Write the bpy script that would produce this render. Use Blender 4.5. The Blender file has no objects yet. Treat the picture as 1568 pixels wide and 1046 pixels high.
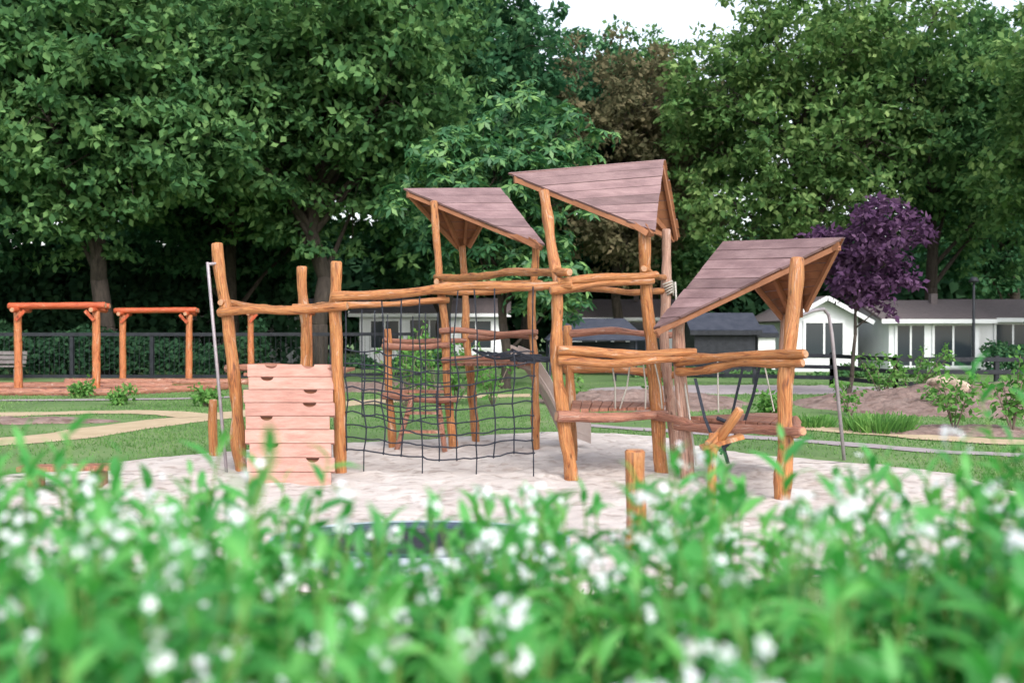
import bpy, bmesh, math, random
import numpy as np
from mathutils import Vector, Matrix, noise
random.seed(5)
S = bpy.context.scene
COL = S.collection

# ------------------------------------------------------------------ materials
def nmat(name):
    m = bpy.data.materials.new(name); m.use_nodes = True
    nt = m.node_tree; nt.nodes.clear()
    return m, nt, nt.nodes, nt.links

def ramp(N, stops):
    r = N.new('ShaderNodeValToRGB'); e = r.color_ramp.elements
    e[0].position = stops[0][0]; e[0].color = (*stops[0][1], 1)
    e[1].position = stops[-1][0]; e[1].color = (*stops[-1][1], 1)
    for p, c in stops[1:-1]:
        x = e.new(p); x.color = (*c, 1)
    return r

def noisemat(name, stops, scale=5, rough=0.8, bump=0.2, bscale=None, coord='Object', stretch=(1, 1, 1), island=0.0, metallic=0, detail=6, spec=0.3, bdist=0.02, speck=0):
    m, nt, N, L = nmat(name)
    out = N.new('ShaderNodeOutputMaterial'); b = N.new('ShaderNodeBsdfPrincipled')
    tc = N.new('ShaderNodeTexCoord'); mp = N.new('ShaderNodeMapping'); mp.inputs['Scale'].default_value = stretch
    L.new(tc.outputs[coord], mp.inputs[0])
    n = N.new('ShaderNodeTexNoise'); n.inputs['Scale'].default_value = scale; n.inputs['Detail'].default_value = detail
    n.inputs['Roughness'].default_value = 0.65
    L.new(mp.outputs[0], n.inputs[0])
    r = ramp(N, stops); L.new(n.outputs[0], r.inputs[0])
    col = r.outputs[0]
    if speck:
        n3 = N.new('ShaderNodeTexNoise'); n3.inputs['Scale'].default_value = speck; n3.inputs['Detail'].default_value = 3; L.new(mp.outputs[0], n3.inputs[0])
        r3 = ramp(N, [(.36, (.62, .56, .52)), (.46, (1, 1, 1))]); L.new(n3.outputs[0], r3.inputs[0])
        mu = N.new('ShaderNodeMix'); mu.data_type = 'RGBA'; mu.blend_type = 'MULTIPLY'; mu.inputs[0].default_value = .6
        L.new(col, mu.inputs[6]); L.new(r3.outputs[0], mu.inputs[7]); col = mu.outputs[2]
    if island > 0:
        g = N.new('ShaderNodeNewGeometry'); hs = N.new('ShaderNodeHueSaturation')
        ma = N.new('ShaderNodeMapRange'); ma.inputs[3].default_value = 1 - island; ma.inputs[4].default_value = 1 + island
        L.new(g.outputs['Random Per Island'], ma.inputs[0]); L.new(ma.outputs[0], hs.inputs['Value'])
        L.new(col, hs.inputs['Color']); col = hs.outputs[0]
    L.new(col, b.inputs['Base Color'])
    b.inputs['Roughness'].default_value = rough; b.inputs['Metallic'].default_value = metallic
    b.inputs['Specular IOR Level'].default_value = spec
    if bump > 0:
        n2 = N.new('ShaderNodeTexNoise'); n2.inputs['Scale'].default_value = bscale or scale * 3; n2.inputs['Detail'].default_value = 5
        L.new(mp.outputs[0], n2.inputs[0])
        bp = N.new('ShaderNodeBump'); bp.inputs['Strength'].default_value = bump; bp.inputs['Distance'].default_value = bdist
        L.new(n2.outputs[0], bp.inputs['Height']); L.new(bp.outputs[0], b.inputs['Normal'])
    L.new(b.outputs[0], out.inputs[0])
    return m

def leafmat(name, c1, c2, c3, trans=0.3, nscale=0.6, gloss=0.0):
    m, nt, N, L = nmat(name)
    out = N.new('ShaderNodeOutputMaterial')
    g = N.new('ShaderNodeNewGeometry'); tc = N.new('ShaderNodeTexCoord')
    n = N.new('ShaderNodeTexNoise'); n.inputs['Scale'].default_value = nscale; n.inputs['Detail'].default_value = 3
    L.new(tc.outputs['Object'], n.inputs[0])
    ad = N.new('ShaderNodeMath'); ad.operation = 'MULTIPLY_ADD'; ad.inputs[1].default_value = 0.55
    mr = N.new('ShaderNodeMapRange'); mr.inputs[1].default_value = 0.3; mr.inputs[2].default_value = 0.7; mr.inputs[3].default_value = 0; mr.inputs[4].default_value = 0.45
    L.new(n.outputs[0], mr.inputs[0]); L.new(g.outputs['Random Per Island'], ad.inputs[0]); L.new(mr.outputs[0], ad.inputs[2])
    r = ramp(N, [(0.0, c1), (0.5, c2), (1.0, c3)]); L.new(ad.outputs[0], r.inputs[0])
    d = N.new('ShaderNodeBsdfDiffuse'); t = N.new('ShaderNodeBsdfTranslucent'); mx = N.new('ShaderNodeMixShader')
    L.new(r.outputs[0], d.inputs[0])
    hs = N.new('ShaderNodeHueSaturation'); hs.inputs['Value'].default_value = 1.3; hs.inputs['Saturation'].default_value = 1.1
    L.new(r.outputs[0], hs.inputs['Color']); L.new(hs.outputs[0], t.inputs[0])
    mx.inputs[0].default_value = trans; L.new(d.outputs[0], mx.inputs[1]); L.new(t.outputs[0], mx.inputs[2])
    res = mx.outputs[0]
    if gloss > 0:
        gl = N.new('ShaderNodeBsdfGlossy'); gl.inputs['Roughness'].default_value = 0.5
        m2 = N.new('ShaderNodeMixShader'); m2.inputs[0].default_value = gloss
        L.new(mx.outputs[0], m2.inputs[1]); L.new(gl.outputs[0], m2.inputs[2]); res = m2.outputs[0]
    L.new(res, out.inputs[0])
    return m

def woodmat(name, dark, mid, light, pale, rough=0.48):
    m, nt, N, L = nmat(name)
    out = N.new('ShaderNodeOutputMaterial'); b = N.new('ShaderNodeBsdfPrincipled')
    tc = N.new('ShaderNodeTexCoord')
    mp = N.new('ShaderNodeMapping'); mp.inputs['Scale'].default_value = (2.4, 1.3, 1); L.new(tc.outputs['UV'], mp.inputs[0])
    n = N.new('ShaderNodeTexNoise'); n.inputs['Scale'].default_value = 2.4; n.inputs['Detail'].default_value = 7; n.inputs['Distortion'].default_value = 1.2; n.inputs['Roughness'].default_value = .62
    L.new(mp.outputs[0], n.inputs[0])
    r = ramp(N, [(0.32, dark), (0.42, mid), (0.50, light), (0.57, mid), (0.66, pale)]); L.new(n.outputs[0], r.inputs[0])
    mp2 = N.new('ShaderNodeMapping'); mp2.inputs['Scale'].default_value = (12, 1.1, 1); L.new(tc.outputs['UV'], mp2.inputs[0])
    n2 = N.new('ShaderNodeTexNoise'); n2.inputs['Scale'].default_value = 3; n2.inputs['Detail'].default_value = 6; n2.inputs['Distortion'].default_value = .5; L.new(mp2.outputs[0], n2.inputs[0])
    mr = N.new('ShaderNodeMapRange'); mr.inputs[1].default_value = .3; mr.inputs[2].default_value = .7; mr.inputs[3].default_value = .5; mr.inputs[4].default_value = 1.2
    L.new(n2.outputs[0], mr.inputs[0])
    v = N.new('ShaderNodeTexVoronoi'); v.inputs['Scale'].default_value = 3.6; L.new(tc.outputs['UV'], v.inputs[0])
    kr = ramp(N, [(0.04, (.2, .17, .15)), (0.15, (1, 1, 1))]); L.new(v.outputs[0], kr.inputs[0])
    mu = N.new('ShaderNodeMix'); mu.data_type = 'RGBA'; mu.blend_type = 'MULTIPLY'; mu.inputs[0].default_value = .85
    L.new(r.outputs[0], mu.inputs[6]); L.new(kr.outputs[0], mu.inputs[7])
    hs = N.new('ShaderNodeHueSaturation'); L.new(mu.outputs[2], hs.inputs['Color']); L.new(mr.outputs[0], hs.inputs['Value'])
    L.new(hs.outputs[0], b.inputs['Base Color']); b.inputs['Roughness'].default_value = rough
    bp = N.new('ShaderNodeBump'); bp.inputs['Strength'].default_value = .8; bp.inputs['Distance'].default_value = .018
    L.new(n2.outputs[0], bp.inputs['Height']); L.new(bp.outputs[0], b.inputs['Normal'])
    L.new(b.outputs[0], out.inputs[0])
    return m

M = {}
M['log'] = woodmat('log_wood', (.16, .055, .025), (.42, .145, .042), (.50, .225, .082), (.56, .36, .24))
M['logor'] = woodmat('log_wood_orange', (.24, .06, .025), (.50, .145, .045), (.54, .20, .08), (.58, .32, .19))
M['beamor'] = woodmat('beam_stained_red', (.26, .035, .015), (.50, .080, .025), (.52, .11, .04), (.52, .20, .10))
M['logred'] = woodmat('log_wood_red', (.14, .055, .04), (.32, .125, .08), (.40, .185, .12), (.50, .32, .25))
M['logpale'] = woodmat('log_wood_pale', (.24, .13, .10), (.41, .22, .16), (.48, .30, .23), (.54, .42, .36), .6)
M['end'] = noisemat('log_end_grain', [(.3, (.34, .17, .10)), (.7, (.50, .31, .19))], 25, .7, .1)
M['roof'] = noisemat('roof_boards', [(.25, (.125, .075, .078)), (.5, (.20, .125, .128)), (.75, (.285, .19, .19))], 3, .5, .35, 40, stretch=(1, 1, 4), island=.25)
M['roofin'] = noisemat('roof_underside', [(.25, (.19, .075, .035)), (.75, (.36, .16, .085))], 4, .6, .2, 30, island=.2)
M['panel'] = noisemat('climbing_boards', [(.25, (.30, .145, .115)), (.5, (.43, .225, .18)), (.75, (.51, .30, .255))], 4, .6, .3, 40, stretch=(1, 1, 6), island=.16)
M['panelback'] = noisemat('panel_back', [(.3, (.12, .045, .025)), (.7, (.20, .085, .05))], 6, .8, .1)
M['rope'] = noisemat('black_rope', [(.3, (.012, .014, .022)), (.7, (.035, .04, .055))], 60, .8, .2)
M['ropepale'] = noisemat('pale_rope', [(.3, (.35, .33, .30)), (.7, (.5, .47, .42))], 60, .8, .2)
M['steel'] = noisemat('galvanised_steel', [(.3, (.24, .21, .23)), (.7, (.36, .32, .34))], 8, .45, .05, metallic=.3)
M['slide'] = noisemat('slide_sheet', [(.3, (.38, .30, .27)), (.7, (.48, .40, .37))], 4, .4, .05)
M['sand'] = noisemat('sand', [(.25, (.36, .305, .28)), (.42, (.49, .43, .40)), (.6, (.56, .505, .475)), (.8, (.61, .56, .53))], 1.3, .95, .9, 7, detail=12, bdist=.04, speck=7)
M['path'] = noisemat('sand_path', [(.25, (.38, .29, .18)), (.75, (.52, .41, .28))], 2, .95, .4, 20)
M['grey'] = noisemat('grey_path', [(.25, (.27, .23, .24)), (.75, (.38, .33, .34))], 3, .9, .3, 25)
M['soil'] = noisemat('soil', [(.25, (.12, .08, .065)), (.5, (.23, .16, .14)), (.8, (.32, .25, .22))], 2.5, .95, 1, 9, detail=9, bdist=.06, speck=6)
M['grassg'] = noisemat('lawn', [(.25, (.075, .135, .05)), (.5, (.12, .205, .07)), (.63, (.17, .24, .10)), (.74, (.24, .21, .15))], .45, .95, .7, 18, detail=12, bdist=.04)
M['blade'] = leafmat('grass_blades', (.08, .165, .05), (.135, .265, .085), (.25, .34, .15), .3, .8)
M['bark'] = noisemat('bark', [(.3, (.03, .025, .022)), (.7, (.09, .072, .06))], 3, .95, 1, 12, stretch=(3, 3, .6), bdist=.05)
M['barkl'] = noisemat('bark_light', [(.3, (.12, .09, .07)), (.7, (.22, .17, .14))], 4, .95, .6, 14, stretch=(3, 3, .6), bdist=.03)
M['white'] = noisemat('white_render', [(.3, (.72, .74, .77)), (.7, (.82, .83, .85))], 2, .8, .1)
M['tile'] = noisemat('roof_tiles', [(.3, (.12, .10, .105)), (.7, (.23, .19, .195))], 5, .75, .8, 6, stretch=(1, 6, 6), bdist=.05)
M['black'] = noisemat('black_paint', [(.3, (.010, .012, .017)), (.7, (.03, .033, .042))], 6, .6, .2)
M['slate'] = noisemat('dark_canvas', [(.3, (.030, .036, .055)), (.7, (.06, .066, .09))], 3, .7, .2)
M['blue'] = noisemat('blue_rubber', [(.3, (.04, .06, .09)), (.7, (.07, .10, .14))], 9, .6, .2)
M['concrete'] = noisemat('pale_edging', [(.3, (.30, .36, .42)), (.7, (.42, .48, .54))], 9, .8, .2)
M['benchw'] = noisemat('weathered_bench_wood', [(.3, (.13, .11, .11)), (.7, (.22, .20, .20))], 9, .8, .2)
M['stone'] = noisemat('boulder_stone', [(.3, (.20, .145, .11)), (.7, (.55, .44, .35))], 4, .9, .6, 12)
M['petal'] = noisemat('white_petals', [(.3, (.66, .68, .75)), (.7, (.80, .81, .86))], 20, .6, 0)
M['pistil'] = noisemat('flower_centre', [(.3, (.45, .42, .10)), (.7, (.55, .52, .2))], 20, .7, 0)
M['stem'] = noisemat('green_stem', [(.3, (.10, .22, .04)), (.7, (.18, .26, .07))], 10, .7, 0)
def glass():
    m, nt, N, L = nmat('window_glass'); o = N.new('ShaderNodeOutputMaterial'); b = N.new('ShaderNodeBsdfPrincipled')
    b.inputs['Base Color'].default_value = (.03, .04, .05, 1); b.inputs['Roughness'].default_value = .12
    L.new(b.outputs[0], o.inputs[0]); return m
M['glass'] = glass()
M['leafA'] = leafmat('oak_leaves', (.034, .100, .045), (.085, .185, .070), (.23, .38, .14))
M['leafB'] = leafmat('dark_leaves', (.022, .075, .042), (.052, .140, .068), (.14, .27, .12))
M['leafC'] = leafmat('yellow_green_leaves', (.045, .110, .042), (.115, .215, .072), (.29, .40, .15))
M['leafR'] = leafmat('russet_leaves', (.06, .072, .04), (.13, .125, .07), (.24, .20, .12))
M['leafN'] = leafmat('chestnut_leaves', (.018, .075, .036), (.052, .155, .060), (.24, .42, .13), .3, 1.3, .03)
M['leafP'] = leafmat('plum_leaves', (.045, .022, .052), (.095, .048, .105), (.19, .11, .19), .25, 1.5)
M['leafH'] = leafmat('hedge_leaves', (.018, .052, .030), (.034, .086, .044), (.065, .14, .065))
M['leafS'] = leafmat('shrub_leaves', (.06, .16, .045), (.12, .27, .07), (.24, .40, .12), .35, 2)
M['leafF'] = leafmat('flowering_shrub_leaves', (.030, .18, .045), (.090, .39, .085), (.26, .60, .16), .42, 3.0, .04)

# ------------------------------------------------------------------ mesh helpers
def empty(name, loc=(0, 0, 0)):
    e = bpy.data.objects.new(name, None); e.location = loc; e.empty_display_size = .2; COL.objects.link(e); return e

def link(name, me, parent=None):
    o = bpy.data.objects.new(name, me); COL.objects.link(o)
    if parent: o.parent = parent
    return o

class MB:
    def __init__(s, *mats): s.v = []; s.f = []; s.m = []; s.uv = []; s.sm = []; s.mats = mats
    def poly(s, idx, m=0, uv=None, sm=False):
        s.f.append(idx); s.m.append(m); s.sm.append(sm); s.uv.append(uv or [(s.v[i][0] * .7 + s.v[i][1] * .7, s.v[i][2]) for i in idx])
    def prism(s, bot, top, m=0, mtop=None, mbot=None):
        n = len(bot); o = len(s.v); s.v += [tuple(p) for p in bot] + [tuple(p) for p in top]
        s.poly([o + i for i in reversed(range(n))], m if mbot is None else mbot)
        s.poly([o + n + i for i in range(n)], m if mtop is None else mtop)
        for i in range(n):
            j = (i + 1) % n; s.poly([o + i, o + j, o + n + j, o + n + i], m)
    def box(s, c, size, R=None, m=0):
        c = Vector(c); h = Vector(size) / 2; R = R or Matrix.Identity(3)
        q = lambda x, y, z: tuple(c + R @ Vector((x * h.x, y * h.y, z * h.z)))
        s.prism([q(-1, -1, -1), q(1, -1, -1), q(1, 1, -1), q(-1, 1, -1)], [q(-1, -1, 1), q(1, -1, 1), q(1, 1, 1), q(-1, 1, 1)], m)
    def beam(s, a, b, w, h, m=0, up=(0, 0, 1)):
        a = Vector(a); b = Vector(b); d = b - a; y = d.normalized(); x = y.cross(Vector(up)).normalized(); z = x.cross(y)
        R = Matrix((x, y, z)).transposed(); s.box((a + b) / 2, (w, d.length, h), R, m)
    def slab(s, c, t, m=0, mbot=None):
        c = [Vector(p) for p in c]; n = (c[1] - c[0]).cross(c[2] - c[0]).normalized()
        if n.z < 0: c.reverse(); n = -n
        s.prism([p - n * t for p in c], c, m, mbot=mbot)
    def tube(s, pts, r0, r1=None, seg=10, m=0, mend=None, wob=0.0, step=None, bend=0.0):
        r1 = r0 if r1 is None else r1
        P = [Vector(p) for p in pts]
        if step:
            Q = [P[0]]
            for a, b in zip(P[:-1], P[1:]):
                k = max(1, int((b - a).length / step)); Q += [a.lerp(b, i / k) for i in range(1, k + 1)]
            P = Q
        sd = random.uniform(0, 100)
        if bend:
            P = [p + Vector((noise.noise((p.x * .9, p.y, p.z * .9 + sd)), noise.noise((p.x, p.z + 7 + sd, p.y)) * .5, noise.noise((p.x * .9 + 33, p.y + sd, p.z)))) * bend * (math.sin(math.pi * i / (len(P) - 1)) if len(P) > 2 else 0) for i, p in enumerate(P)]
        n = len(P); o = len(s.v); L = 0; ls = []
        for i in range(n): ls.append(L); L += (P[min(i + 1, n - 1)] - P[i]).length
        d0 = (P[1] - P[0]).normalized(); ref = Vector((0, 0, 1)) if abs(d0.z) < .8 else Vector((1, 0, 0))
        for i, p in enumerate(P):
            d = (P[min(i + 1, n - 1)] - P[max(i - 1, 0)]).normalized()
            x = d.cross(ref).normalized(); y = d.cross(x)
            r = r0 + (r1 - r0) * ls[i] / max(L, 1e-6)
            for k in range(seg):
                a = 2 * math.pi * k / seg
                rr = r * (1 + wob * noise.noise((math.cos(a) * .8 + sd, math.sin(a) * .8, ls[i] * 3)) + wob * .7 * noise.noise((sd, ls[i] * 5, 0)))
                s.v.append(tuple(p + (x * math.cos(a) + y * math.sin(a)) * rr))
        for i in range(n - 1):
            for k in range(seg):
                j = (k + 1) % seg
                s.poly([o + i * seg + k, o + i * seg + j, o + (i + 1) * seg + j, o + (i + 1) * seg + k], m,
                       [(k / seg + sd, ls[i] + sd), ((k + 1) / seg + sd, ls[i] + sd), ((k + 1) / seg + sd, ls[i + 1] + sd), (k / seg + sd, ls[i + 1] + sd)], True)
        me = m if mend is None else mend
        for (i, sg) in ((0, -1), (n - 1, 1)):
            d = (P[1] - P[0]).normalized() if i == 0 else (P[-1] - P[-2]).normalized()
            oo = len(s.v); r = r0 if i == 0 else r1
            for k in range(seg):
                q = Vector(s.v[o + i * seg + k]); s.v.append(tuple(P[i] + (q - P[i]) * .8 + d * sg * r * .22))
            for k in range(seg):
                j = (k + 1) % seg; qd = [o + i * seg + k, o + i * seg + j, oo + j, oo + k]
                s.poly(qd if sg > 0 else qd[::-1], m)
            cap = [oo + k for k in range(seg)]
            s.poly(cap if sg > 0 else cap[::-1], me)
    def ball(s, c, r, m=0):
        o = len(s.v); c = Vector(c)
        for d in ((1, 0, 0), (0, 1, 0), (-1, 0, 0), (0, -1, 0), (0, 0, 1), (0, 0, -1)): s.v.append(tuple(c + Vector(d) * r))
        for i in range(4):
            j = (i + 1) % 4; s.poly([o + i, o + j, o + 4], m, None, True); s.poly([o + j, o + i, o + 5], m, None, True)
    def done(s, name, parent=None):
        me = bpy.data.meshes.new(name); me.from_pydata(s.v, [], s.f)
        for mt in s.mats: me.materials.append(M[mt])
        me.polygons.foreach_set('material_index', s.m); me.polygons.foreach_set('use_smooth', s.sm)
        uvl = me.uv_layers.new(name='UVMap'); flat = [c for u in s.uv for p in u for c in p]; uvl.data.foreach_set('uv', flat)
        me.update(); return link(name, me, parent)

def npmesh(name, V, F, mat, smooth=False):
    me = bpy.data.meshes.new(name); nv = len(V); nf, k = F.shape
    me.vertices.add(nv); me.vertices.foreach_set('co', V.astype(np.float32).ravel())
    me.loops.add(nf * k); me.loops.foreach_set('vertex_index', F.astype(np.int32).ravel())
    me.polygons.add(nf); me.polygons.foreach_set('loop_start', (np.arange(nf) * k).astype(np.int32))
    me.materials.append(mat); me.update(calc_edges=True)
    if smooth: me.polygons.foreach_set('use_smooth', np.ones(nf, bool))
    return me

def nrm(a): return a / (np.linalg.norm(a, axis=-1, keepdims=True) + 1e-9)
def frames(d, n, sc, wsc=None):
    y = nrm(d); x = nrm(np.cross(y, n)); z = np.cross(x, y)
    sc = sc[:, None]; w = sc if wsc is None else wsc[:, None]
    return np.stack([x * w, y * sc, z * sc], axis=2)
def inst(tv, tf, R, O):
    V = np.einsum('nij,vj->nvi', R, tv) + O[:, None, :]
    N = len(O); nv = len(tv); F = (tf[None] + (np.arange(N) * nv)[:, None, None])
    return V.reshape(-1, 3), F.reshape(-1, tf.shape[1])
DIAM = np.array([[0, 0, 0], [.30, .45, .03], [0, 1, -.04], [-.30, .45, .03]]); DF = np.array([[0, 1, 2, 3]])
lv = []
for t, w, z in ((0, .02, 0), (.28, .14, .05), (.62, .12, .03), (1, .01, -.14)):
    lv += [(-w, t, z + w * .35), (0, t, z), (w, t, z + w * .35)]
LEAF = np.array(lv); LF = np.array([[r * 3 + c, r * 3 + c + 1, r * 3 + c + 4, r * 3 + c + 3] for r in range(3) for c in range(2)])

def leafcloud(rng, C, rad, per, size, flat=.5, palm=False):
    n = len(C) * per
    ci = np.repeat(np.arange(len(C)), per)
    d = nrm(rng.normal(size=(n, 3))); d[:, 2] = np.where(d[:, 2] < -.3, -d[:, 2], d[:, 2])
    u = rng.random((n, 1)) ** .5
    O = C[ci] + d * u * rad[ci][:, None] * np.array([1.2, 1.2, flat])
    nor = nrm(d * .9 + np.array([0, 0, .5]) + rng.normal(size=(n, 3)) * .45)
    dr = rng.normal(size=(n, 3)) + d * .6 + np.array([0, 0, -.5])
    if palm:
        k = 5; O2 = np.repeat(O, k, 0)
        nor = nrm(d * .8 + np.array([0, -.1, .6]) + rng.normal(size=(n, 3)) * .35)
        nor2 = np.repeat(nor, k, 0)
        base = nrm(np.cross(nor, rng.normal(size=(n, 3)))); side = np.cross(nor, base)
        a = np.tile(np.linspace(0, 2 * math.pi * .8, k), n)[:, None]
        dd = np.repeat(base, k, 0) * np.cos(a) + np.repeat(side, k, 0) * np.sin(a) - nor2 * .2 + np.array([0, 0, -.12])
        R = frames(dd, nor2, size * rng.uniform(.7, 1.15, n * k)); tv = DIAM * np.array([.7, 1, 1])
        return inst(tv, DF, R, O2)
    R = frames(dr, nor, size * rng.uniform(.6, 1.35, n)); return inst(DIAM, DF, R, O)

def tree_data(name, seed, H, R, zb, nl, nc, per, leaf, tr, mat, bark='bark', palm=False, lean=(0, 0), cr=.13, flat=.7):
    rng = np.random.default_rng(seed); random.seed(seed)
    zc = (H + zb) / 2; hz = (H - zb) / 2
    i = np.arange(nl) + .5; ph = np.arccos(1 - 2 * i / nl); th = math.pi * (1 + 5 ** .5) * i + rng.uniform(0, 6)
    D = np.stack([np.cos(th) * np.sin(ph), np.sin(th) * np.sin(ph), np.cos(ph)], 1); D = nrm(D + rng.normal(size=D.shape) * .25)
    Lc = D * np.array([R * .68, R * .68, hz * .76]) * rng.uniform(.6, 1.15, (nl, 1)) + np.array([lean[0], lean[1], zc])
    Lr = R * .34 * rng.uniform(.7, 1.35, nl)
    d = nrm(rng.normal(size=(nl * nc, 3)))
    li = np.repeat(np.arange(nl), nc)
    C = Lc[li] + d * Lr[li][:, None] * rng.uniform(.35, 1.2, (nl * nc, 1)) * np.array([1.1, 1.1, .95])
    V, F = leafcloud(rng, C, R * cr * rng.uniform(.5, 1.35, len(C)), per, leaf, flat, palm)
    lm = npmesh(name + '_leaves', V, F, mat)
    b = MB(bark)
    top = Vector((lean[0], lean[1], zb + (H - zb) * .75))
    tp = []
    for k in range(9):
        t = k / 8; p = Vector((0, 0, 0)).lerp(top, t) + Vector((rng.normal() * .12, rng.normal() * .12, 0)) * (R / 5) * (t > 0); tp.append(p)
    b.tube([tp[0] - Vector((0, 0, .15)), tp[0] + Vector((0, 0, .25))], tr * 1.45, tr * 1.05, 10, wob=.2)
    for a in range(8): b.tube([tp[a], tp[a + 1]], tr * (1 - a * .1), tr * (1 - (a + 1) * .1), 9, wob=.12, step=.6)
    for j in range(nl):
        c = Vector(Lc[j]); z0 = max(zb * .65, min(c.z - R * .45, top.z * .95)); t = z0 / top.z; k = min(7, int(t * 8)); s0 = tp[k].lerp(tp[k + 1], t * 8 - k)
        mid = s0.lerp(c, .5) + Vector((rng.normal() * .2, rng.normal() * .2, R * .06)); rr = tr * .36
        b.tube([s0, s0.lerp(mid, .55), mid, mid.lerp(c, .5), c], rr, rr * .3, 7, wob=.15)
        for q in range(nc // 4):
            cc = Vector(C[j * nc + q * 4]); s1 = mid.lerp(c, rng.uniform(.3, 1)); b.tube([s1, s1.lerp(cc, .5) + Vector((0, 0, .06 * R)), cc], rr * .22, rr * .07, 4)
    tmp = b.done(name + '_wood'); wm = tmp.data; bpy.data.objects.remove(tmp)
    return wm, lm

def place_tree(name, data, x, y, sc=1, rot=0, mat=None, sz=None):
    e = empty(name, (x, y, 0)); e.rotation_euler = (0, 0, rot); e.scale = (sc, sc, sz or sc)
    link('trunk_and_limbs', data[0], e); c = link('crown', data[1], e)
    if mat: c.material_slots[0].link = 'OBJECT'; c.material_slots[0].material = M[mat]
    return e

def leafbank(name, x0, x1, y0, y1, h, n, size, mat, seed=0, parent=None, lump=.25, z0=0.05):
    rng = np.random.default_rng(seed)
    x = rng.uniform(x0, x1, n); yy = rng.random(n); y = y0 + (y1 - y0) * yy
    top = h * (1 - lump + lump * (np.sin(x * 1.7 / (h ** .5) + seed) * .5 + np.sin(x * .63 + y * .8 + seed * 2) * .5 + np.sin(x * 4.1 / h) * .3)) * np.sqrt(np.clip(1 - (yy - .5) ** 2 * 2.2, .2, 1))
    z = z0 + (top - z0) * rng.random(n) ** .6
    O = np.stack([x, y, z], 1); nor = nrm(np.stack([rng.normal(size=n) * .6, (yy - .5) * 1.6 + rng.normal(size=n) * .5, .5 + rng.random(n)], 1))
    R = frames(rng.normal(size=(n, 3)) + np.array([0, 0, -.4]), nor, size * rng.uniform(.6, 1.3, n))
    V, F = inst(DIAM * np.array([1.25, 1, 1]), DF, R, O); return link(name, npmesh(name, V, F, M[mat]), parent)

def closed_spline(P, n):
    P = [Vector(p) for p in P]; k = len(P); out = []
    for i in range(n):
        t = i / n * k; a = int(t); f = t - a; p0, p1, p2, p3 = (P[(a + j - 1) % k] for j in range(4))
        out.append(.5 * ((2 * p1) + (p2 - p0) * f + (2 * p0 - 5 * p1 + 4 * p2 - p3) * f * f + (3 * p1 - p0 - 3 * p2 + p3) * f ** 3))
    return out

# ------------------------------------------------------------------ ground
g = MB('grassg'); g.v = [(-300, -60, 0), (300, -60, 0), (300, 500, 0), (-300, 500, 0)]; g.poly([0, 1, 2, 3]); g.done('lawn_ground')

SAND = closed_spline([(-5.3, 11.3, 0), (-4.0, 12.7, 0), (-2.2, 13.9, 0), (-.6, 14.8, 0), (.7, 15.4, 0), (2.1, 14.8, 0), (2.9, 12.9, 0), (4.0, 11.9, 0), (4.9, 10.8, 0), (4.7, 8.6, 0), (2.9, 6.8, 0), (0, 6.0, 0), (-2.8, 6.4, 0), (-4.9, 8.0, 0), (-5.8, 10, 0)], 260)
def blob(name, B, mat, amp, rings=50, mound=0.0, base=.012, freq=2.5):
    B = [p + Vector((noise.noise(p * 1.7), noise.noise(p * 1.7 + Vector((9, 9, 9))), 0)) * .16 + Vector((noise.noise(p * 6), noise.noise(p * 6 + Vector((9, 9, 9))), 0)) * .08 for p in B]
    c = sum(B, Vector()) / len(B); n = len(B); V = [(c.x, c.y, base + mound + amp * noise.noise(c * freq))]; F = []
    for r in range(1, rings + 1):
        s = r / rings
        for p in B:
            q = c.lerp(p, s); e = 1 - s ** 10
            z = base + e * (amp * (.5 + .7 * noise.noise(q * freq) + .6 * noise.noise(q * freq * 2.3))) + mound * (math.cos(s * math.pi) * .5 + .5) * (1 + .8 * noise.noise(q * .9))
            if r == rings: z = .003
            V.append((q.x, q.y, max(z, .003)))
    for i in range(n): F.append((0, 1 + i, 1 + (i + 1) % n))
    for r in range(rings - 1):
        a = 1 + r * n; b = a + n
        for i in range(n): j = (i + 1) % n; F.append((a + i, b + i, b + j, a + j))
    me = bpy.data.meshes.new(name); me.from_pydata(V, [], F); me.materials.append(M[mat]); me.polygons.foreach_set('use_smooth', [True] * len(F)); me.update()
    return link(name, me)
blob('sand_pit', SAND, 'sand', .045, 66, 0, .02, 2.4)
def ell(cx, cy, rx, ry, n=90): return [Vector((cx + rx * math.cos(a), cy + ry * math.sin(a), 0)) for a in np.linspace(0, 2 * math.pi, n, endpoint=False)]
blob('soil_mound', ell(10.2, 21, 4.2, 3.4), 'soil', .16, 34, .34)
blob('soil_bed', ell(2.9, 22.3, 2.3, 3.0), 'soil', .10, 24, .15)
blob('soil_bed', ell(-4.3, 27.5, 3.0, 2.2), 'soil', .08, 20, .05)
blob('soil_bed', ell(7.2, 15.6, 1.9, .8), 'soil', .06, 16, .03)
blob('soil_bed', ell(-8.6, 17.3, 1.8, .5), 'soil', .05, 16, .03)
blob('soil_patch', ell(6.5, 26.5, 4.5, 1.9), 'grey', .05, 20, .0)

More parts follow.
